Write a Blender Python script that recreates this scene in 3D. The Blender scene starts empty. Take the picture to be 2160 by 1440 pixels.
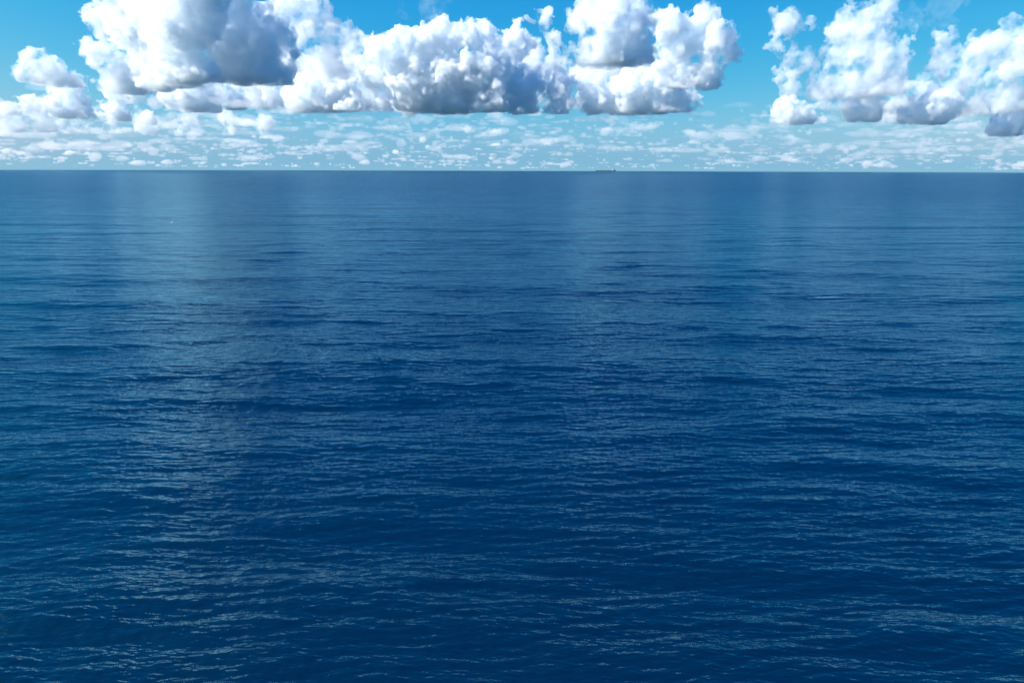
import bpy, math, random
import numpy as np
from mathutils import Vector, Matrix, noise as mnoise

S = bpy.context.scene
COL = S.collection
rad = math.radians

# ------------------------------------------------------------------ camera, sky, sun, exposure
EYE = 19.0                       # metres above the water
R_EARTH = 7.4e6                  # radius of the globe with the usual refraction of the air
cam = bpy.data.cameras.new('camera')
cam_ob = bpy.data.objects.new('camera', cam)
COL.objects.link(cam_ob)
S.camera = cam_ob
cam.sensor_width = 36.0
cam.lens = 24.0
cam.clip_start = 0.2
cam.clip_end = 4.0e5
PITCH, ROLL = rad(-14.14), rad(-0.16)
CAM_ROT = (Matrix.Rotation(PITCH + rad(90), 3, 'X') @ Matrix.Rotation(-ROLL, 3, 'Z'))
cam_ob.location = (0, 0, EYE)
cam_ob.rotation_euler = CAM_ROT.to_euler()

SUN_AZ, SUN_EL = rad(-100), rad(38)      # azimuth from the view direction (+Y), towards the left
w = bpy.data.worlds.new('World')
S.world = w
w.use_nodes = True
nt = w.node_tree
bg = nt.nodes['Background']
sky = nt.nodes.new('ShaderNodeTexSky')
sky.sky_type = 'NISHITA'
sky.sun_disc = False
sky.sun_elevation = SUN_EL
sky.sun_rotation = SUN_AZ
sky.altitude = 10
sky.air_density = 1.0
sky.dust_density = 0.9
sky.ozone_density = 3.0
SKY_GAIN = (0.038, 1.40, 5.40)          # the air of the photograph: a deep azure, cyan towards the horizon
SKY_POW = (3.0, 0.92, 0.290)
sep = nt.nodes.new('ShaderNodeSeparateColor')
com = nt.nodes.new('ShaderNodeCombineColor')
nt.links.new(sky.outputs[0], sep.inputs[0])
chan = {}
for i in (2, 1, 0):
    p = nt.nodes.new('ShaderNodeMath'); p.operation = 'POWER'
    g = nt.nodes.new('ShaderNodeMath'); g.operation = 'MULTIPLY'
    nt.links.new(sep.outputs[i], p.inputs[0]); p.inputs[1].default_value = SKY_POW[i]
    nt.links.new(p.outputs[0], g.inputs[0]); g.inputs[1].default_value = SKY_GAIN[i]
    o = g.outputs[0]
    if i < 2:                            # round the sun the sky turns white, never redder
        mn = nt.nodes.new('ShaderNodeMath'); mn.operation = 'MINIMUM'
        nt.links.new(o, mn.inputs[0]); nt.links.new(chan[i + 1], mn.inputs[1]); o = mn.outputs[0]
    chan[i] = o
    nt.links.new(o, com.inputs[i])
# sea haze: the lowest two degrees of the sky pale out, the same all round
geo = nt.nodes.new('ShaderNodeTexCoord')
sxyz = nt.nodes.new('ShaderNodeSeparateXYZ')
nt.links.new(geo.outputs['Generated'], sxyz.inputs[0])
ab = nt.nodes.new('ShaderNodeMath'); ab.operation = 'ABSOLUTE'; nt.links.new(sxyz.outputs[2], ab.inputs[0])
ml = nt.nodes.new('ShaderNodeMath'); ml.operation = 'MULTIPLY'; nt.links.new(ab.outputs[0], ml.inputs[0]); ml.inputs[1].default_value = -1 / 0.035
ex = nt.nodes.new('ShaderNodeMath'); ex.operation = 'EXPONENT'; nt.links.new(ml.outputs[0], ex.inputs[0])
m8 = nt.nodes.new('ShaderNodeMath'); m8.operation = 'MULTIPLY'; nt.links.new(ex.outputs[0], m8.inputs[0]); m8.inputs[1].default_value = 0.75
hz = nt.nodes.new('ShaderNodeMix'); hz.data_type = 'RGBA'
nt.links.new(m8.outputs[0], hz.inputs['Factor'])
nt.links.new(com.outputs[0], hz.inputs['A']); hz.inputs['B'].default_value = (3.5, 6.5, 8.1, 1)
nt.links.new(hz.outputs['Result'], bg.inputs[0])
bg.inputs[1].default_value = 0.0485

sun = bpy.data.lights.new('sun', 'SUN')
sun.energy = 5.0
sun.angle = rad(0.5)
sun.color = (1.0, 0.955, 0.89)
sun_ob = bpy.data.objects.new('sun', sun)
COL.objects.link(sun_ob)
sd = Vector((math.sin(SUN_AZ) * math.cos(SUN_EL), math.cos(SUN_AZ) * math.cos(SUN_EL), math.sin(SUN_EL)))
sun_ob.rotation_euler = sd.to_track_quat('Z', 'Y').to_euler()

S.view_settings.view_transform = 'Standard'
S.view_settings.look = 'None'
S.view_settings.exposure = 0.88
S.view_settings.gamma = 1.0
S.view_settings.use_curve_mapping = False
S.render.engine = 'CYCLES'
cy = S.cycles
cy.use_denoising = True
cy.max_bounces = 32
cy.diffuse_bounces = 2
cy.glossy_bounces = 3
cy.volume_bounces = 16
cy.transparent_max_bounces = 24
cy.volume_step_rate = 0.25
cy.volume_max_steps = 192
cy.sample_clamp_indirect = 8.0
cy.sample_clamp_direct = 1.6


def tag(o, label=None, cat=None, group=None, kind=None):
    for k, v in (('label', label), ('category', cat), ('group', group), ('kind', kind)):
        if v:
            o[k] = v
    return o


# ------------------------------------------------------------------ the sea
rng = np.random.default_rng(11)


def wave_tile(L, N, lo, hi, slope, wind=0.0, spread=3.0, power=4.0, seed=1):
    """A periodic patch of wind waves: height and the two slopes, wavelengths lo..hi metres, given rms slope."""
    r = np.random.default_rng(seed)
    k1 = np.fft.fftfreq(N, 1.0 / N) * 2 * np.pi / L
    kx, ky = np.meshgrid(k1, k1, indexing='ij')
    k = np.hypot(kx, ky)
    k[0, 0] = 1
    lam = 2 * np.pi / k
    th = np.arctan2(kx, ky) - wind            # 0: crests lie across the view
    d = np.abs(np.cos(th)) ** spread + 0.02
    amp = k ** (-power / 2.0) * np.sqrt(d)
    win = 1 / (1 + (lo / lam) ** 8) / (1 + (lam / hi) ** 8)
    amp = amp * win
    amp[0, 0] = 0
    h = (r.normal(size=(N, N)) + 1j * r.normal(size=(N, N))) * amp
    sx = np.fft.ifft2(1j * kx * h).real
    sy = np.fft.ifft2(1j * ky * h).real
    q = slope / math.sqrt((sx ** 2 + sy ** 2).mean())
    hh = np.fft.ifft2(h).real
    dx = np.fft.ifft2(-1j * kx / k * h).real
    dy = np.fft.ifft2(-1j * ky / k * h).real
    return dict(L=L, N=N, h=hh * q, sx=sx * q, sy=sy * q, dx=dx * q, dy=dy * q, lo=lo)


BANDS = [  # L, N, lo, hi, rms slope, wind, spread
    wave_tile(347.0, 512, 14.0, 60.0, 0.026, 0.07, 24.0, 4.0, 1),
    wave_tile(347.0, 512, 6.0, 14.0, 0.046, -0.05, 22.0, 4.0, 2),
    wave_tile(91.0, 512, 2.6, 6.0, 0.055, 0.05, 30.0, 4.0, 3),
    wave_tile(91.0, 512, 1.1, 2.6, 0.082, 0.0, 36.0, 4.0, 4),
    wave_tile(17.3, 512, 0.45, 1.1, 0.105, -0.03, 26.0, 4.0, 5),
    wave_tile(17.3, 512, 0.12, 0.45, 0.115, 0.03, 14.0, 4.0, 6),
]


def sample(t, key, x, y):
    a = t[key]; N = t['N']
    u = np.mod(x / t['L'] * N, N); v = np.mod(y / t['L'] * N, N)
    i = np.floor(u).astype(np.int64) % N; j = np.floor(v).astype(np.int64) % N
    fu = u - np.floor(u); fv = v - np.floor(v)
    i2 = (i + 1) % N; j2 = (j + 1) % N
    return (a[i, j] * (1 - fu) * (1 - fv) + a[i2, j] * fu * (1 - fv) + a[i, j2] * (1 - fu) * fv + a[i2, j2] * fu * fv)


def build_sea():
    # rings round the viewpoint, fine near it and wider with distance, out past the horizon
    dep = np.concatenate([np.linspace(rad(89.0), rad(48), 30)[:-1], np.linspace(rad(48), rad(0.5), 640)])
    r = EYE / np.tan(dep)
    r = np.concatenate([r, np.geomspace(r[-1] * 1.03, 20000.0, 60)])
    az = np.concatenate([np.linspace(rad(-180), rad(-46), 120)[:-1], np.linspace(rad(-46), rad(46), 740),
                         np.linspace(rad(46), rad(180), 120)[1:-1]])
    nr, na = len(r), len(az)
    dr = np.gradient(r)
    X = r[:, None] * np.sin(az)[None, :]
    Y = r[:, None] * np.cos(az)[None, :]
    da = np.gradient(az)
    step = np.maximum(dr[:, None] * np.ones(na)[None, :], r[:, None] * da[None, :] * 0.6)
    Z = -(X ** 2 + Y ** 2) / (2 * R_EARTH)
    PX, PY = X.copy(), Y.copy()
    for t in BANDS:
        a = np.clip((t['lo'] / step - 1.6) / 2.0, 0, 1)
        if a.max() <= 0:
            continue
        Z += a * sample(t, 'h', X, Y)
        PX += a * sample(t, 'dx', X, Y) * 0.8
        PY += a * sample(t, 'dy', X, Y) * 0.8
    co = np.stack([PX, PY, Z], -1).reshape(-1, 3)
    co = np.vstack([co, [[0, 0, 0]]]).astype(np.float32)
    I = np.arange(nr * na).reshape(nr, na)
    J = np.roll(I, -1, axis=1)
    q = np.stack([I[:-1], I[1:], J[1:], J[:-1]], -1).reshape(-1, 4)[:, ::-1]
    c0 = len(co) - 1
    tri = np.stack([np.full(na, c0), I[0], J[0]], -1)[:, ::-1]
    nq, ntri = len(q), len(tri)
    me = bpy.data.meshes.new('sea')
    me.vertices.add(len(co)); me.vertices.foreach_set('co', co.ravel())
    me.loops.add(nq * 4 + ntri * 3)
    me.loops.foreach_set('vertex_index', np.concatenate([q.ravel(), tri.ravel()]).astype(np.int32))
    me.polygons.add(nq + ntri)
    ls = np.concatenate([np.arange(nq) * 4, nq * 4 + np.arange(ntri) * 3]).astype(np.int32)
    me.polygons.foreach_set('loop_start', ls)
    me.update(calc_edges=True)
    me.shade_smooth()
    rest = me.attributes.new('rest', 'FLOAT_VECTOR', 'POINT')
    rc = np.zeros((len(co), 3), np.float32)
    rc[:-1, 0] = X.ravel(); rc[:-1, 1] = Y.ravel()
    # beyond a few hundred metres the small waves are finer than the mesh: they become roughness (z of rest)
    rr_ = np.log(np.maximum(r, 1.0) / 45.0) / math.log(700.0 / 45.0)
    rc[:-1, 2] = np.repeat(np.clip(rr_, 0, 1) ** 1.0, na)
    rest.data.foreach_set('vector', rc.ravel())
    ob = bpy.data.objects.new('sea', me)
    COL.objects.link(ob)
    return ob


def slope_image(name, tiles):
    N = tiles[0]['N']
    px = np.zeros((N, N, 4), np.float32)
    # image rows run along v (= y), columns along u (= x)
    px[..., 0] = sum(t['sx'] for t in tiles).T + 0.5
    px[..., 1] = sum(t['sy'] for t in tiles).T + 0.5
    px[..., 3] = 1
    im = bpy.data.images.new(name, N, N, float_buffer=True, is_data=True)
    im.colorspace_settings.name = 'Non-Color'
    im.pixels.foreach_set(px.ravel())
    im.update()
    im.pack()
    return im


def water_material():
    m = bpy.data.materials.new('sea_water')
    m.use_nodes = True
    t = m.node_tree
    N, L = t.nodes.new, t.links.new
    t.nodes.remove(t.nodes['Principled BSDF'])
    body = N('ShaderNodeBsdfDiffuse')            # light coming back up out of the deep
    body.inputs['Color'].default_value = (0.0002, 0.0088, 0.0225, 1)
    gl = N('ShaderNodeBsdfGlossy'); gl.distribution = 'GGX'
    gl.inputs['Color'].default_value = (0.41, 0.80, 1.0, 1)
    fr = N('ShaderNodeFresnel'); fr.inputs['IOR'].default_value = 1.64
    mixs = N('ShaderNodeMixShader')
    L(body.outputs[0], mixs.inputs[1]); L(gl.outputs[0], mixs.inputs[2])
    L(mixs.outputs[0], t.nodes['Material Output'].inputs['Surface'])
    at = N('ShaderNodeAttribute'); at.attribute_name = 'rest'

    def vm(op, a=None, bb=None, s=None):
        n = N('ShaderNodeVectorMath'); n.operation = op
        if a is not None: L(a, n.inputs[0]) if hasattr(a, 'links') else setattr(n.inputs[0], 'default_value', a)
        if bb is not None: L(bb, n.inputs[1]) if hasattr(bb, 'links') else setattr(n.inputs[1], 'default_value', bb)
        if s is not None: L(s, n.inputs['Scale']) if hasattr(s, 'links') else setattr(n.inputs['Scale'], 'default_value', s)
        return n.outputs[0]

    def mth(op, a, bb=None, c=None):
        n = N('ShaderNodeMath'); n.operation = op
        for k, v in enumerate((a, bb, c)):
            if v is not None:
                L(v, n.inputs[k]) if hasattr(v, 'links') else setattr(n.inputs[k], 'default_value', v)
        return n.outputs[0]

    # gusts: patches of livelier and calmer water, long across the wind
    def gust(sx, sy, detail, lo, hi, w0):
        n = N('ShaderNodeTexNoise'); n.noise_dimensions = '4D'; n.inputs['W'].default_value = w0
        n.inputs['Scale'].default_value = 1.0; n.inputs['Detail'].default_value = detail
        L(vm('MULTIPLY', at.outputs['Vector'], (sx, sy, 0)), n.inputs['Vector'])
        r = N('ShaderNodeMapRange'); L(n.outputs['Fac'], r.inputs[0])
        r.inputs[1].default_value = 0.3; r.inputs[2].default_value = 0.7
        r.inputs[3].default_value = lo; r.inputs[4].default_value = hi
        return r.outputs[0]
    g1 = gust(1 / 160.0, 1 / 60.0, 4, 0.75, 1.3, 1.0)
    g2 = gust(1 / 16.0, 1 / 4.0, 3, 0.7, 1.3, 7.0)
    sz = N('ShaderNodeSeparateXYZ'); L(at.outputs['Vector'], sz.inputs[0])
    far = sz.outputs[2]
    L(mth('MULTIPLY_ADD', far, 0.20, 0.07), gl.inputs['Roughness'])
    L(mth('MULTIPLY', fr.outputs[0], mth('MULTIPLY_ADD', far, -0.48, 1.0)), mixs.inputs[0])
    near_c = mth('SUBTRACT', 1.0, mth('MULTIPLY', far, 0.9))
    near_b = mth('SUBTRACT', 1.0, mth('MULTIPLY', far, 0.45))
    total = None
    for im, tile, g in ((IMG_A, 347.0, None), (IMG_B, 91.0, mth('MULTIPLY', g1, near_b)),
                        (IMG_C, 17.3, mth('MULTIPLY', mth('MULTIPLY', g1, g2), near_c))):
        ti = N('ShaderNodeTexImage'); ti.image = im; ti.interpolation = 'Linear'
        L(vm('ADD', vm('SCALE', at.outputs['Vector'], None, 1.0 / tile), (0.5 / 512, 0.5 / 512, 0)), ti.inputs['Vector'])
        s = vm('SUBTRACT', ti.outputs['Color'], (0.5, 0.5, 0))
        if g is not None:
            s = vm('SCALE', s, None, g)
        total = s if total is None else vm('ADD', total, s)
    nrm = vm('NORMALIZE', vm('ADD', vm('MULTIPLY', total, (-1, -1, 0)), (0, 0, 1)))
    L(nrm, gl.inputs['Normal']); L(nrm, fr.inputs['Normal'])
    return m


IMG_A = slope_image('long_waves', BANDS[0:2])
IMG_B = slope_image('short_waves', BANDS[2:4])
IMG_C = slope_image('ripples', BANDS[4:6])
sea = build_sea()
sea.data.materials.append(water_material())
tag(sea, 'deep blue ocean with low swell and fine ripples', kind='structure')


# ------------------------------------------------------------------ clouds
FPX = 1440.0                     # focal length in pixels of a 2160 wide picture


def place(px, py, dist):
    """Where a cloud stands: seen in this direction, DIST metres away over the water."""
    d = CAM_ROT @ Vector(((px - 1080) / FPX, (720 - py) / FPX, -1.0))
    d /= math.hypot(d.x, d.y)
    return Vector((0, 0, EYE)) + d * dist


def cloud_material(name, density, scale, lo, hi, skin=0.06, plain=False):
    m = bpy.data.materials.new(name)
    m.use_nodes = True
    t = m.node_tree
    t.nodes.clear()
    N, L = t.nodes.new, t.links.new
    out = N('ShaderNodeOutputMaterial')
    v = N('ShaderNodeVolumePrincipled')
    v.inputs['Color'].default_value = (0.985, 1.0, 0.995, 1) if plain else (0.955, 0.984, 1.0, 1)
    v.inputs['Absorption Color'].default_value = (0, 0, 0, 1)
    v.inputs['Anisotropy'].default_value = 0.1
    tc = N('ShaderNodeTexCoord')
    nz = N('ShaderNodeTexNoise')
    nz.inputs['Scale'].default_value = 1.0 / scale
    nz.inputs['Detail'].default_value = 8
    nz.inputs['Roughness'].default_value = 0.66
    L(tc.outputs['Object'], nz.inputs['Vector'])
    mr = N('ShaderNodeMapRange')
    L(nz.outputs['Fac'], mr.inputs[0])
    mr.inputs[1].default_value = lo; mr.inputs[2].default_value = hi
    mr.inputs[3].default_value = 0.0; mr.inputs[4].default_value = density
    if plain:
        v.inputs['Density'].default_value = density
    else:
        L(mr.outputs[0], v.inputs['Density'])
    L(v.outputs[0], out.inputs['Volume'])
    # the droplets at the very edge: a faint skin, almost clear
    tr = N('ShaderNodeBsdfTransparent'); df = N('ShaderNodeBsdfDiffuse')
    df.inputs['Color'].default_value = (0.95, 0.95, 0.95, 1)
    mx = N('ShaderNodeMixShader'); mx.inputs[0].default_value = skin
    L(tr.outputs[0], mx.inputs[1]); L(df.outputs[0], mx.inputs[2])
    L(mx.outputs[0], out.inputs['Surface'])
    return m


def main_body(me, keep):
    """Drops the crumbs that the noise tears off a cloud: only pieces larger than KEEP of it stay."""
    n, ne, npoly = len(me.vertices), len(me.edges), len(me.polygons)
    e = np.empty(ne * 2, np.int32); me.edges.foreach_get('vertices', e); e = e.reshape(-1, 2)
    lab = np.arange(n)
    while True:
        m = np.minimum(lab[e[:, 0]], lab[e[:, 1]])
        new = lab.copy()
        np.minimum.at(new, e[:, 0], m); np.minimum.at(new, e[:, 1], m)
        new = new[new]; new = new[new]
        if (new == lab).all():
            break
        lab = new
    ids, cnt = np.unique(lab, return_counts=True)
    good = np.isin(lab, ids[cnt >= keep * cnt.max()])
    if good.all():
        return me
    co = np.empty(n * 3, np.float32); me.vertices.foreach_get('co', co)
    nl = len(me.loops)
    lv = np.empty(nl, np.int32); me.loops.foreach_get('vertex_index', lv)
    lt = np.empty(npoly, np.int32); me.polygons.foreach_get('loop_total', lt)
    ls = np.empty(npoly, np.int32); me.polygons.foreach_get('loop_start', ls)
    pg = good[lv[ls]]
    lg = np.repeat(pg, lt)
    remap = np.cumsum(good) - 1
    out = bpy.data.meshes.new('body')
    c = co.reshape(-1, 3)[good]; l2 = remap[lv[lg]].astype(np.int32); lt2 = lt[pg]
    out.vertices.add(len(c)); out.vertices.foreach_set('co', c.ravel())
    out.loops.add(len(l2)); out.loops.foreach_set('vertex_index', l2)
    out.polygons.add(len(lt2)); out.polygons.foreach_set('loop_start', np.concatenate([[0], np.cumsum(lt2)[:-1]]).astype(np.int32))
    out.update(calc_edges=True)
    return out


def cloud_mesh(name, lobes, base, vox, amp, nscale, seed=0.0, smooth=0.25, base_rough=0.05, keep=0.04):
    """The skin of a cloud: round lobes (x, y, z, radius) joined, roughened with billows, with a level base."""
    g = bpy.data.node_groups.new(name, 'GeometryNodeTree')
    g.interface.new_socket('Geometry', in_out='OUTPUT', socket_type='NodeSocketGeometry')
    N, L = g.nodes.new, g.links.new

    def mth(op, a, b=None, c=None):
        n = N('ShaderNodeMath'); n.operation = op
        for k, v in enumerate((a, b, c)):
            if v is not None:
                L(v, n.inputs[k]) if hasattr(v, 'links') else setattr(n.inputs[k], 'default_value', v)
        return n.outputs[0]
    pos = N('GeometryNodeInputPosition').outputs[0]

    def noise(scale, detail, rough, wv, src):
        n = N('ShaderNodeTexNoise'); n.noise_dimensions = '4D'
        n.inputs['W'].default_value = wv; n.inputs['Scale'].default_value = 1.0 / scale
        n.inputs['Detail'].default_value = detail; n.inputs['Roughness'].default_value = rough
        L(src, n.inputs['Vector'])
        return n
    # warp the space a little so that lobes are never round
    wn = noise(nscale * 1.6, 1, 0.5, seed + 3, pos)
    sb = N('ShaderNodeVectorMath'); sb.operation = 'SUBTRACT'; L(wn.outputs['Color'], sb.inputs[0]); sb.inputs[1].default_value = (.5, .5, .5)
    sc = N('ShaderNodeVectorMath'); sc.operation = 'MULTIPLY_ADD'; L(sb.outputs[0], sc.inputs[0])
    sc.inputs[1].default_value = (amp * 1.6,) * 3; L(pos, sc.inputs[2])
    wp = sc.outputs[0]
    f = None
    rmean = sum(l[3] for l in lobes) / len(lobes)
    for (x, y, z, r) in lobes:
        s = N('ShaderNodeVectorMath'); s.operation = 'DISTANCE'
        L(wp, s.inputs[0]); s.inputs[1].default_value = (x, y, z)
        d = mth('SUBTRACT', r, s.outputs['Value'])
        f = d if f is None else mth('SMOOTH_MAX', f, d, smooth * r)
    n1 = noise(nscale, 6, 0.6, seed, pos)
    # billows: round bumps with creases between them
    bil = mth('ABSOLUTE', mth('SUBTRACT', n1.outputs[0], 0.5))
    n2 = noise(nscale * 0.45, 4, 0.6, seed + 9, pos)
    bil2 = mth('ABSOLUTE', mth('SUBTRACT', n2.outputs[0], 0.5))
    f = mth('ADD', f, mth('MULTIPLY', mth('SUBTRACT', bil, 0.10), amp * 4.0))
    f = mth('ADD', f, mth('MULTIPLY', mth('SUBTRACT', bil2, 0.10), amp * 4.0))
    n4 = noise(nscale * 0.2, 3, 0.6, seed + 14, pos)
    f = mth('ADD', f, mth('MULTIPLY', mth('SUBTRACT', mth('ABSOLUTE', mth('SUBTRACT', n4.outputs[0], 0.5)), 0.08), amp * 2.2))
    n3 = noise(nscale * 2.2, 3, 0.5, seed + 5, pos)
    f = mth('ADD', f, mth('MULTIPLY', mth('SUBTRACT', n3.outputs[0], 0.5), amp * 2.2))
    sx = N('ShaderNodeSeparateXYZ'); L(pos, sx.inputs[0])
    fl = mth('ADD', mth('SUBTRACT', sx.outputs[2], base), mth('MULTIPLY', mth('SUBTRACT', n3.outputs[0], 0.5), amp * base_rough * 12))
    f = mth('SMOOTH_MIN', f, fl, amp * 0.4)
    vc = N('GeometryNodeVolumeCube')
    L(mth('DIVIDE', f, vox), vc.inputs['Density'])
    A = np.array(lobes)
    mn = (A[:, :3] - A[:, 3:4]).min(0) - amp * 1.6
    mx_ = (A[:, :3] + A[:, 3:4]).max(0) + amp * 1.6
    mn[2] = max(mn[2], base - amp)
    vc.inputs['Min'].default_value = mn.tolist(); vc.inputs['Max'].default_value = mx_.tolist()
    vc.inputs['Background'].default_value = -1.0
    res = np.maximum(8, np.ceil((mx_ - mn) / vox)).astype(int)
    for k, ax in enumerate('XYZ'):
        vc.inputs['Resolution ' + ax].default_value = int(res[k])
    vm_ = N('GeometryNodeVolumeToMesh'); L(vc.outputs[0], vm_.inputs[0])
    vm_.resolution_mode = 'GRID'; vm_.inputs['Threshold'].default_value = 0.0
    go = N('NodeGroupOutput'); L(vm_.outputs[0], go.inputs[0])
    tmp = bpy.data.objects.new(name, bpy.data.meshes.new(name)); COL.objects.link(tmp)
    md = tmp.modifiers.new('g', 'NODES'); md.node_group = g
    dg = bpy.context.evaluated_depsgraph_get()
    me = bpy.data.meshes.new_from_object(tmp.evaluated_get(dg))
    bpy.data.objects.remove(tmp)
    me = main_body(me, keep)
    me.name = name
    me.shade_smooth()
    return me


def add_cloud(dist, lobes, base_py, label, mat, vox=None, amp=0.6, nscale=1.8, group='big white cumulus clouds', name='cumulus_cloud', seed=0.0, depth=0.35, kids=2, **kw):
    """lobes: (px, py, radius px[, extra metres away]). The cloud's origin lies at its own foot."""
    xs = sum(l[0] for l in lobes) / len(lobes)
    foot = place(xs, base_py, dist)
    L3 = []
    rr = random.Random(int(seed * 10) + 5)
    for l in lobes:
        extra = (l[3] if len(l) > 3 else 0) + rr.uniform(-depth, depth) * l[2] / FPX * dist
        p = place(l[0], l[1], dist + extra) - foot
        L3.append((p.x, p.y, p.z, l[2] / FPX * math.hypot(dist, 0) * math.sqrt(1 + ((l[0] - 1080) / FPX) ** 2)))
    rm = sum(l[3] for l in L3) / len(L3)
    L3 += [(x, y, 0.25 * r, r * .9) for (x, y, z, r) in L3 if z < 1.9 * r]      # level off the bases
    for (x, y, z, r) in list(L3):
        if z < 0.3 * r:
            continue
        for _ in range(kids):
            a, b = rr.uniform(0, 2 * math.pi), rr.uniform(-0.35, 1.0)
            c = math.sqrt(max(0, 1 - b * b))
            L3.append((x + r * c * math.cos(a) * .95, y + r * c * math.sin(a) * .95, z + r * b * .95, r * rr.uniform(.25, .5)))
    vox = vox or dist / FPX * 3.1
    me = cloud_mesh(name, L3, 0.0, vox, rm * amp, rm * nscale, seed, **kw)
    me.materials.clear(); me.materials.append(mat)
    o = bpy.data.objects.new(name, me)
    o.location = foot
    COL.objects.link(o)
    tag(o, label, 'cloud', group)
    return o



M_CLOUD = cloud_material('cloud_droplets', 1 / 24.0, 130.0, 0.43, 0.60, 0.01)
M_SOFT = cloud_material('soft_cloud_droplets', 1 / 75.0, 200.0, 0.44, 0.60, 0.01)
M_VEIL = cloud_material('veil_droplets', 1 / 420.0, 240.0, 0.42, 0.62, 0.01)

# the huge cloud: a sunlit left mass, a near dark mass and grey puffs right of it
add_cloud(5000, [(222, 38, 28, 650), (268, -10, 50, 520), (288, 50, 44, 430), (320, 5, 56, 300), (328, 80, 46, 230), (358, 40, 56, 50), (376, 108, 44, -60), (398, 60, 52, -260), (408, 0, 56, -260), (402, 138, 30, -300), (308, 112, 30, 300), (345, 140, 26, 100), (335, -70, 60, 250), (405, -70, 60, -150), (370, -140, 60, 50), (300, -150, 60, 350), (340, -240, 60, 200), (390, -230, 50, -100), (330, -330, 60, 250), (370, -400, 50, 50), (300, -420, 50, 300)],  # the top lobes are an unseen tower, added to brighten the sea reflection
          178, 'huge dazzling white cumulus cut off by the top of the picture', M_CLOUD, seed=1.0)
add_cloud(5100, [(462, 85, 44, 250), (505, 85, 66, 250), (560, 95, 60, 250), (590, 115, 44, 250), (475, 125, 48, 200), (540, 45, 45, 300)],
          166, 'dark slate blue cloud in front of the huge white cumulus', M_CLOUD, seed=11.0)
add_cloud(7000, [(620, 20, 45), (650, 75, 42), (690, 60, 38), (700, 110, 42), (735, 105, 32), (660, 125, 35), (640, -20, 45)],
          160, 'loose grey white puffs between the dark cloud and the long heap', M_SOFT, seed=12.0, amp=.75)
add_cloud(5600, [(182, 98, 17), (215, 122, 27), (245, 148, 30), (285, 165, 30), (250, 175, 20)], 195,
          'ragged white cloud tail below the left edge of the huge cumulus', M_CLOUD, seed=2.0)
add_cloud(8200, [(400, 200, 38), (350, 205, 28), (440, 195, 30), (370, 190, 24)], 233,
          'bright flat cloud below the dazzling white cumulus', M_CLOUD, seed=13.0)
add_cloud(8200, [(500, 195, 30), (560, 200, 28), (620, 205, 32), (680, 200, 36), (730, 205, 34), (640, 185, 26)], 235,
          'pale bank of cloud below the dark slate blue cloud', M_CLOUD, seed=14.0)
add_cloud(7500, [(800, 100, 42), (850, 90, 40), (890, 98, 48), (940, 88, 42), (990, 80, 36), (1030, 70, 36), (1085, 95, 48), (860, 160, 62), (950, 175, 60), (785, 165, 40), (1040, 170, 60), (720, 165, 30), (755, 150, 34), (745, 195, 30)],
          235, 'long bright heap of cumulus in the middle with a grey blue flat base', M_CLOUD, seed=3.0)
add_cloud(4200, [(1148, 40, 34), (1165, 85, 36), (1190, 115, 32), (1250, 30, 50), (1300, 65, 58), (1345, 60, 46), (1250, 95, 40), (1345, 105, 38)], 141,
          'round topped cumulus with a dark shaded lower right side above the long heap', M_CLOUD, seed=4.0)
add_cloud(5300, [(1410, 50, 40), (1480, 45, 34), (1515, 90, 34), (1430, 105, 46), (1500, 140, 36), (1385, 145, 28), (1450, 155, 32), (1535, 125, 20), (1462, 100, 36)], 186,
          'white and grey cumulus tower at the right end of the long heap', M_CLOUD, seed=5.0)
add_cloud(7600, [(1110, 180, 48), (1180, 190, 45), (1250, 185, 46), (1320, 190, 44), (1390, 195, 42), (1440, 210, 34), (1475, 222, 18)], 240,
          'low blue bank of cloud with a flat base under the round topped cumulus', M_CLOUD, seed=6.0)
add_cloud(8500, [(1658, 48, 30), (1705, 42, 20), (1640, 108, 26), (1685, 125, 32), (1655, 165, 28), (1740, 175, 34), (1780, 62, 36), (1840, 45, 36), (1862, 22, 22), (1825, 100, 42), (1875, 140, 42), (1765, 130, 34)], 208,
          'tall broken cumulus just right of the gap of blue sky', M_SOFT, amp=.75, seed=7.0)
add_cloud(8900, [(1838, 175, 24), (1835, 210, 24), (1845, 235, 20), (1800, 225, 22)], 256,
          'narrow white column of cloud hanging below the tall broken cumulus', M_CLOUD, seed=15.0)
add_cloud(8300, [(1655, 232, 28), (1685, 240, 20), (1710, 248, 16), (1632, 242, 14)], 262,
          'small round bright cumulus low below the tall broken cumulus', M_CLOUD, seed=16.0)
add_cloud(8800, [(1992, 85, 18), (2003, 125, 30), (2065, 110, 34), (2105, 80, 26), (2125, 150, 32), (2035, 165, 36), (2100, 195, 30), (2165, 110, 34), (2165, 205, 24)], 240,
          'grey and white cumulus at the right edge of the sky', M_SOFT, amp=.75, seed=8.0)
add_cloud(8700, [(1965, 215, 24), (1940, 232, 24), (1905, 243, 20), (1990, 225, 22)], 262,
          'slanting white cloud foot below the cumulus at the right edge', M_CLOUD, seed=17.0)
add_cloud(9200, [(2125, 262, 20), (2100, 274, 15), (2150, 255, 16)], 287,
          'small bright slanting cloud low at the right edge', M_CLOUD, seed=18.0)
add_cloud(5600, [(75, 138, 27), (45, 156, 20), (112, 155, 22), (145, 165, 16), (25, 162, 12), (175, 170, 10)], 180,
          'small flat bottomed cumulus at the left edge of the sky', M_CLOUD, seed=9.0)
add_cloud(7600, [(150, 200, 28), (120, 222, 22), (60, 225, 24), (15, 235, 24), (170, 222, 18)], 246,
          'low white cloud under the small cumulus at the left edge', M_CLOUD, seed=10.0)
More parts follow.
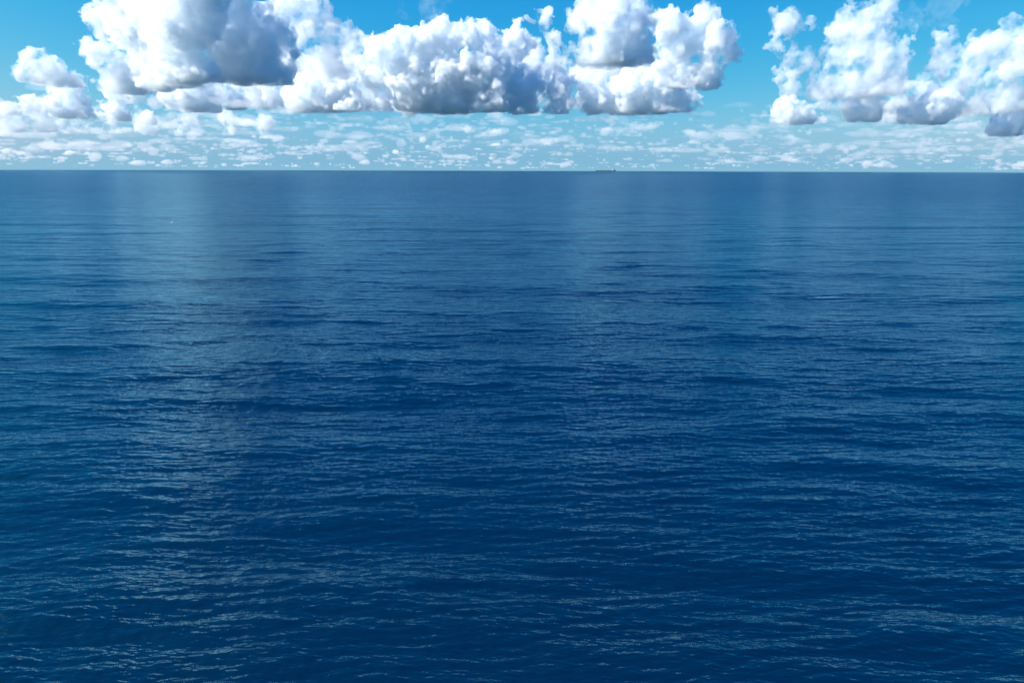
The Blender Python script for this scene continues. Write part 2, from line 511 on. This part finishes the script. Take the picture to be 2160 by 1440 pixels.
add_cloud(8200, [(240, 205, 18), (255, 235, 20), (205, 243, 14), (225, 225, 16)], 254,
          'small upright puff left of the bright flat cloud', M_CLOUD, seed=19.0)
add_cloud(8600, [(310, 248, 14), (290, 254, 10), (325, 256, 9)], 264,
          'tiny grey bottomed puff low below the bright flat cloud', M_CLOUD, seed=20.0)
add_cloud(9600, [(280, 150, 40), (360, 180, 40), (450, 190, 36), (540, 175, 44), (620, 165, 46), (700, 170, 50), (770, 160, 44), (500, 160, 40)], 226,
          'wide pale cloud bank far behind the dark slate blue cloud', M_SOFT, seed=31.0, amp=.75, kids=1)
add_cloud(9300, [(1060, 120, 50), (1115, 110, 40), (1120, 150, 50), (1180, 160, 44), (1250, 160, 42), (1330, 160, 44), (1400, 165, 44), (1460, 170, 38)], 226,
          'pale grey cloud bank far behind the round topped cumulus', M_SOFT, seed=32.0, amp=.75, kids=1)
add_cloud(8700, [(600, 130, 40), (680, 150, 44), (750, 120, 40), (800, 150, 46)], 232,
          'soft cloud bank that joins the huge cumulus to the long heap', M_SOFT, seed=35.0, amp=.75, kids=1, keep=1.0)
add_cloud(8700, [(1080, 150, 52), (1130, 120, 46), (1170, 170, 48), (1240, 150, 44), (1330, 150, 44), (1400, 165, 40)], 232,
          'soft cloud bank behind the low blue bank, joining the long heap to the tower', M_SOFT, seed=36.0, amp=.75, kids=1, keep=1.0)
add_cloud(9900, [(1670, 195, 26), (1740, 210, 24), (1890, 205, 30), (1960, 205, 26), (2060, 225, 24)], 258,
          'soft grey cloud bank far behind the broken cumulus on the right', M_SOFT, seed=33.0, amp=.75, kids=1)
add_cloud(10500, [(20, 250, 26), (90, 245, 30), (160, 255, 26), (230, 262, 22), (310, 262, 22), (400, 258, 24), (480, 256, 26), (560, 262, 22)], 283,
          'pale flat cloud bank low at the left above the far small clouds', M_SOFT, seed=34.0, amp=.75, kids=1)
add_cloud(4300, [(845, 5, 22), (925, 8, 26), (905, -25, 30), (830, -20, 28)], 45,
          'thin grey veil of cloud at the top above the long heap', M_VEIL, seed=21.0, amp=.9)
add_cloud(4300, [(1900, 15, 24), (1930, 30, 22), (1970, 15, 20), (2010, 18, 16)], 60,
          'thin grey veil of cloud at the top right of the sky', M_VEIL, seed=22.0, amp=.9)

# the far field: rows of small clouds that run together towards the horizon
small = []
for k in range(7):
    rr = random.Random(100 + k)
    n = rr.randint(3, 6)
    lob = [(rr.uniform(-260, 260), rr.uniform(-120, 120), rr.uniform(30, 110), rr.uniform(60, 125)) for _ in range(n)]
    me = cloud_mesh('far_cumulus_cloud', lob, 0.0, 18.0, 70.0, 150.0, 50.0 + k, keep=1.0)
    small.append(me)
M_FAR = []
for k, dn in enumerate((1 / 140.0, 1 / 340.0, 1 / 800.0)):
    m = cloud_material('far_cloud_droplets', dn, 240.0, 0.42, 0.54, 0.01, plain=True)
    M_FAR.append(m)
variants = []
for k, me in enumerate(small):
    for j, m in enumerate(M_FAR):
        c = me if j == 0 else me.copy()
        c.materials.clear(); c.materials.append(m)
        variants.append((j, c))
rr = random.Random(77)
WHERE = [(230, 'at the far left'), (470, 'under the huge dazzling cumulus'), (760, 'under the pale cloud bank'),
         (1130, 'under the long bright heap'), (1330, 'over the tanker'), (1600, 'under the gap of blue sky'),
         (1900, 'under the tall broken cumulus'), (9999, 'at the far right')]
LOOK = ['bright white cloud', 'small pale cloud', 'faint cloud streak']
for i in range(290):
    py = 246 + 100 * rr.random() ** 0.8
    elev = (359.5 - py) / FPX
    # distance at which a cloud base 600 m up is seen at this height
    d = min(70000.0, R_EARTH * (-elev + math.sqrt(elev ** 2 + 2 * 600.0 / R_EARTH)))
    px = rr.uniform(-60, 2220)
    j = min(2, int(rr.random() ** (0.45 if px > 1300 else 0.7) * 3))
    me = rr.choice([v for v in variants if v[0] == j])[1]
    o = bpy.data.objects.new('far_cumulus_cloud', me)
    p = place(px, py, d)
    o.location = (p.x, p.y, 600.0 - d * d / (2 * R_EARTH) + rr.uniform(-60, 90))
    f = rr.uniform(0.3, 0.95) * (0.75 + d / 30000.0)
    wide = rr.uniform(0.9, 1.5)
    if j == 2:
        wide = rr.uniform(1.2, 3.4)
    o.scale = (f * wide, f, f * rr.uniform(0.4, 0.85))
    o.rotation_euler = (0, 0, rr.uniform(-0.4, 0.4) + (math.pi if rr.random() < .5 else 0))
    COL.objects.link(o)
    where = next(t for x, t in WHERE if px < x)
    high = 'high in the low band' if py < 300 else 'just above the horizon'
    tag(o, '%s %s, %s' % (LOOK[j], high, where), 'cloud', '%ss %s' % (LOOK[j], where))


# beyond them the field is past counting: one mass of ragged scraps, paler and flatter with distance
tiny = []
for k in range(5):
    r2 = random.Random(300 + k)
    lob = [(r2.uniform(-300, 300), r2.uniform(-80, 80), r2.uniform(30, 90), r2.uniform(60, 120)) for _ in range(r2.randint(3, 5))]
    t_ = cloud_mesh('scrap', lob, 0.0, 44.0, 70.0, 160.0, 80.0 + k, keep=1.0)
    c = np.empty(len(t_.vertices) * 3, np.float32); t_.vertices.foreach_get('co', c)
    lv = np.empty(len(t_.loops), np.int32); t_.loops.foreach_get('vertex_index', lv)
    lt = np.empty(len(t_.polygons), np.int32); t_.polygons.foreach_get('loop_total', lt)
    tiny.append((c.reshape(-1, 3), lv, lt)); bpy.data.meshes.remove(t_)


def far_mass(name, count, seed, py0, py1, power, mat, f0, f1):
    r2 = random.Random(seed)
    Cs, Ls, Ts, n = [], [], [], 0
    for i in range(count):
        py = py0 + (py1 - py0) * r2.random() ** power
        elev = (359.5 - py) / FPX
        d = R_EARTH * (-elev + math.sqrt(elev ** 2 + 2 * 600.0 / R_EARTH))
        px = r2.uniform(-120, 2280)
        if mnoise.noise(Vector((px / 170.0, py / 16.0, seed))) + 0.5 * mnoise.noise(Vector((px / 50.0, py / 6.0, seed))) < r2.uniform(-0.35, 0.15):
            continue                                     # they gather in loose rows with clear lanes between
        p = place(px, py, d)
        c, lv, lt = r2.choice(tiny)
        f = r2.uniform(f0, f1) * (0.6 + d / 26000.0)
        sc = np.array([f * r2.uniform(0.7, 2.2) * r2.choice((-1, 1)), f, f * r2.uniform(0.35, 0.9)])
        if sc[0] < 0: sc[1] *= -1                       # a half turn, not a mirror image
        Cs.append(c * sc + np.array([p.x, p.y, 600.0 - d * d / (2 * R_EARTH) + r2.uniform(-50, 120)]))
        Ls.append(lv + n); Ts.append(lt); n += len(c)
    me = bpy.data.meshes.new(name)
    c = np.concatenate(Cs).astype(np.float32); l = np.concatenate(Ls).astype(np.int32); t = np.concatenate(Ts)
    me.vertices.add(len(c)); me.vertices.foreach_set('co', c.ravel())
    me.loops.add(len(l)); me.loops.foreach_set('vertex_index', l)
    me.polygons.add(len(t)); me.polygons.foreach_set('loop_start', np.concatenate([[0], np.cumsum(t)[:-1]]).astype(np.int32))
    me.update(calc_edges=True); me.shade_smooth(); me.materials.append(mat)
    o = bpy.data.objects.new(name, me); COL.objects.link(o)
    tag(o, 'hazy field of countless cloud scraps stretching to the horizon', kind='stuff')
    return o


far_mass('far_clouds', 3400, 5, 256, 358.5, 0.8, M_FAR[1], 0.12, 0.60)
far_mass('far_cloud_veils', 420, 6, 270, 359, 0.6, M_FAR[2], 0.5, 1.5)

# ------------------------------------------------------------------ the tanker on the horizon
def paint(name, col, rough=0.5, metal=0.0):
    m = bpy.data.materials.new(name); m.use_nodes = True
    b = m.node_tree.nodes['Principled BSDF']
    nz = m.node_tree.nodes.new('ShaderNodeTexNoise'); nz.inputs['Scale'].default_value = 0.15; nz.inputs['Detail'].default_value = 5
    mx = m.node_tree.nodes.new('ShaderNodeMix'); mx.data_type = 'RGBA'
    mx.inputs['A'].default_value = (*col, 1); mx.inputs['B'].default_value = (*[c * 0.7 for c in col], 1)
    m.node_tree.links.new(nz.outputs['Fac'], mx.inputs['Factor'])
    m.node_tree.links.new(mx.outputs['Result'], b.inputs['Base Color'])
    b.inputs['Roughness'].default_value = rough
    return m


def mesh_ob(name, verts, faces, mat, parent, smooth=False):
    me = bpy.data.meshes.new(name)
    me.from_pydata(verts, [], faces); me.update()
    if smooth: me.shade_smooth()
    me.materials.append(mat)
    o = bpy.data.objects.new(name, me); COL.objects.link(o); o.parent = parent
    return o


def boxes(name, bs, mat, parent):
    V, F = [], []
    for (x0, x1, y0, y1, z0, z1) in bs:
        n = len(V)
        V += [(x, y, z) for z in (z0, z1) for (x, y) in ((x0, y0), (x1, y0), (x1, y1), (x0, y1))]
        F += [tuple(n + i for i in f) for f in ((3, 2, 1, 0), (4, 5, 6, 7), (0, 1, 5, 4), (1, 2, 6, 5), (2, 3, 7, 6), (3, 0, 4, 7))]
    return mesh_ob(name, V, F, mat, parent)


M_HULL = paint('dark_hull_paint', (0.012, 0.016, 0.02))
M_WHITE = paint('white_ship_paint', (0.8, 0.8, 0.78))
M_DECK = paint('deck_paint', (0.10, 0.16, 0.17))
M_GLASS = paint('bridge_window_glass', (0.02, 0.03, 0.04), 0.1)
M_FUNNEL = paint('dark_funnel_paint', (0.015, 0.03, 0.035))

ship = bpy.data.objects.new('oil_tanker', None); COL.objects.link(ship)
p = place(1278, 358, 12000)
ship.location = (p.x, p.y, -(p.x ** 2 + p.y ** 2) / (2 * R_EARTH))
ship.rotation_euler = (0, 0, math.pi - math.atan2(p.x, p.y) + 0.06)      # bow to the left
tag(ship, 'long low dark tanker with white stern house, far off on the horizon', 'ship')
LEN, BEAM, FREE, DRAFT = 336.0, 56.0, 11.0, 9.0
# hull stations from stern (-) to bow (+): half breadth at deck and waterline, sheer
st = []
for i in range(33):
    u = i / 32
    x = -LEN / 2 + LEN * u
    full = min(1.0, (u / 0.10) ** 0.5 * 0.25 + 0.75) if u < 0.10 else (1.0 if u < 0.86 else max(0.0, 1 - ((u - 0.86) / 0.14) ** 2.2))
    bd = BEAM / 2 * max(full, 0.02)
    bw = bd * (0.75 if u < 0.05 else 1.0) * (1.0 if u < 0.86 else 1 - 0.5 * (u - 0.86) / 0.14)
    rake = 5.0 * max(0, (u - 0.93) / 0.07)
    z = FREE + 3.0 * max(0, (u - 0.88) / 0.12) + 1.2 * max(0, (0.08 - u) / 0.08)
    st.append((x, bd, bw, z, rake))
V, F = [], []
for (x, bd, bw, z, rake) in st:
    V += [(x + rake, -bd, z), (x, -bw, 0), (x, -bw * .9, -DRAFT), (x, bw * .9, -DRAFT), (x, bw, 0), (x + rake, bd, z)]
for i in range(len(st) - 1):
    a, b = i * 6, i * 6 + 6
    for k in range(5):
        F.append((a + k, a + k + 1, b + k + 1, b + k))
F.append(tuple(range(5, -1, -1))); F.append(tuple(len(V) - 6 + i for i in range(6)))
mesh_ob('hull', V, F, M_HULL, ship)
V, F = [], []
for (x, bd, bw, z, rake) in st:
    V += [(x + rake, -bd * .995, z - .05), (x + rake, bd * .995, z - .05)]
for i in range(len(st) - 1):
    F.append((2 * i, 2 * i + 2, 2 * i + 3, 2 * i + 1))
deck = mesh_ob('deck', V, F, M_DECK, ship)
boxes('cargo_pipes', [(-95, 135, y, y + .8, FREE + 1.2, FREE + 2.0) for y in (-6, -4, -2, 0, 2, 4)] +
      [(x, x + 1, -20, 20, FREE, FREE + 2.2) for x in range(-90, 140, 23)], M_DECK, deck)
boxes('manifold', [(-8, 8, -24, 24, FREE + 2.2, FREE + 4.4)], M_DECK, deck)
for x in (-12, 12):
    boxes('hose_crane', [(x - 1, x + 1, -1, 1, FREE + 2, FREE + 16), (x - .8, x + .8, -1, 18, FREE + 15, FREE + 16.4)], M_WHITE, ship)
boxes('foremast', [(146, 147.2, -.6, .6, FREE, FREE + 18), (145, 148, -2, 2, FREE + 13, FREE + 13.6)], M_WHITE, ship)
house = boxes('deckhouse', [(-134, -112, -21, 21, FREE, FREE + 17), (-133, -114, -17, 17, FREE + 17, FREE + 21)], M_WHITE, ship)
bridge = boxes('bridge', [(-126, -113, -28, 28, FREE + 21, FREE + 24.5), (-125, -116, -8, 8, FREE + 24.5, FREE + 26)], M_WHITE, ship)
boxes('bridge_window', [(-112.9, -112.7, -26, 26, FREE + 22.6, FREE + 23.8)], M_GLASS, bridge)
boxes('radar_mast', [(-121, -120, -.5, .5, FREE + 26, FREE + 35), (-121.5, -119.5, -4, 4, FREE + 31, FREE + 31.6)], M_WHITE, bridge)
for k in range(5):
    for side in (-1, 1):
        boxes('porthole_row', [(-132 + j * 2.6, -130.8 + j * 2.6, side * 21.02 - .02, side * 21.02 + .02, FREE + 2 + k * 3, FREE + 3 + k * 3) for j in range(8)], M_GLASS, house)
fun = boxes('funnel', [(-152, -140, -6, 6, FREE, FREE + 19), (-150.5, -141.5, -5, 5, FREE + 19, FREE + 24)], M_FUNNEL, ship)
boxes('exhaust_pipe', [(-149, -148, -2, -1, FREE + 24, FREE + 26), (-146, -145, 1, 2, FREE + 24, FREE + 26)], M_HULL, fun)
for side in (-1, 1):
    boxes('lifeboat', [(-140, -134, side * 23 - 1.6, side * 23 + 1.6, FREE + 6, FREE + 9)], paint('orange_paint', (.6, .12, .02)), ship)

# ------------------------------------------------------------------ a seabird low over the bright water
M_BIRD = paint('dark_feathers', (0.05, 0.05, 0.05), 0.8)
M_BIRDW = paint('white_feathers', (0.75, 0.75, 0.73), 0.8)
bird = bpy.data.objects.new('seabird', None); COL.objects.link(bird)
bird.location = place(362, 469, 150.0)
bird.rotation_euler = (rad(10), rad(-32), rad(35))
tag(bird, 'tiny white and dark seabird flying low over the bright water at left', 'bird')
prof = [(-.24, .004, .0), (-.20, .02, .0), (-.12, .04, .0), (0, .055, -.005), (.10, .05, .0), (.16, .03, .01), (.20, .034, .018), (.235, .022, .015), (.29, .002, .0)]
V, F = [], []
for (x, r, z) in prof:
    V += [(x, r * math.cos(a * math.pi / 4), z + r * .85 * math.sin(a * math.pi / 4)) for a in range(8)]
for i in range(len(prof) - 1):
    for a in range(8):
        F.append((i * 8 + a, i * 8 + (a + 1) % 8, i * 8 + 8 + (a + 1) % 8, i * 8 + 8 + a))
mesh_ob('body', V, F, M_BIRDW, bird, True)
for side in (-1, 1):
    P = [(0, .04, .02), (.02, .16, .07), (.0, .30, .09), (-.05, .45, .06), (-.12, .60, .02)]
    W = [.11, .12, .10, .07, .015]
    V, F = [], []
    for (x, y, z), c in zip(P, W):
        V += [(x + c * .5, side * y, z), (x, side * y, z + .012), (x - c * .5, side * y, z - .004), (x, side * y, z - .006)]
    for i in range(len(P) - 1):
        for a in range(4):
            F.append((i * 4 + a, i * 4 + (a + 1) % 4, i * 4 + 4 + (a + 1) % 4, i * 4 + 4 + a))
    mesh_ob('wing', V, F, M_BIRD, bird, True)
mesh_ob('tail', [(-.2, -.02, 0), (-.2, .02, 0), (-.34, .05, 0), (-.34, -.05, 0), (-.2, 0, .01), (-.34, 0, .01)], [(0, 1, 2, 3), (0, 3, 5, 4), (4, 5, 2, 1), (0, 4, 1), (3, 2, 5)], M_BIRD, bird)
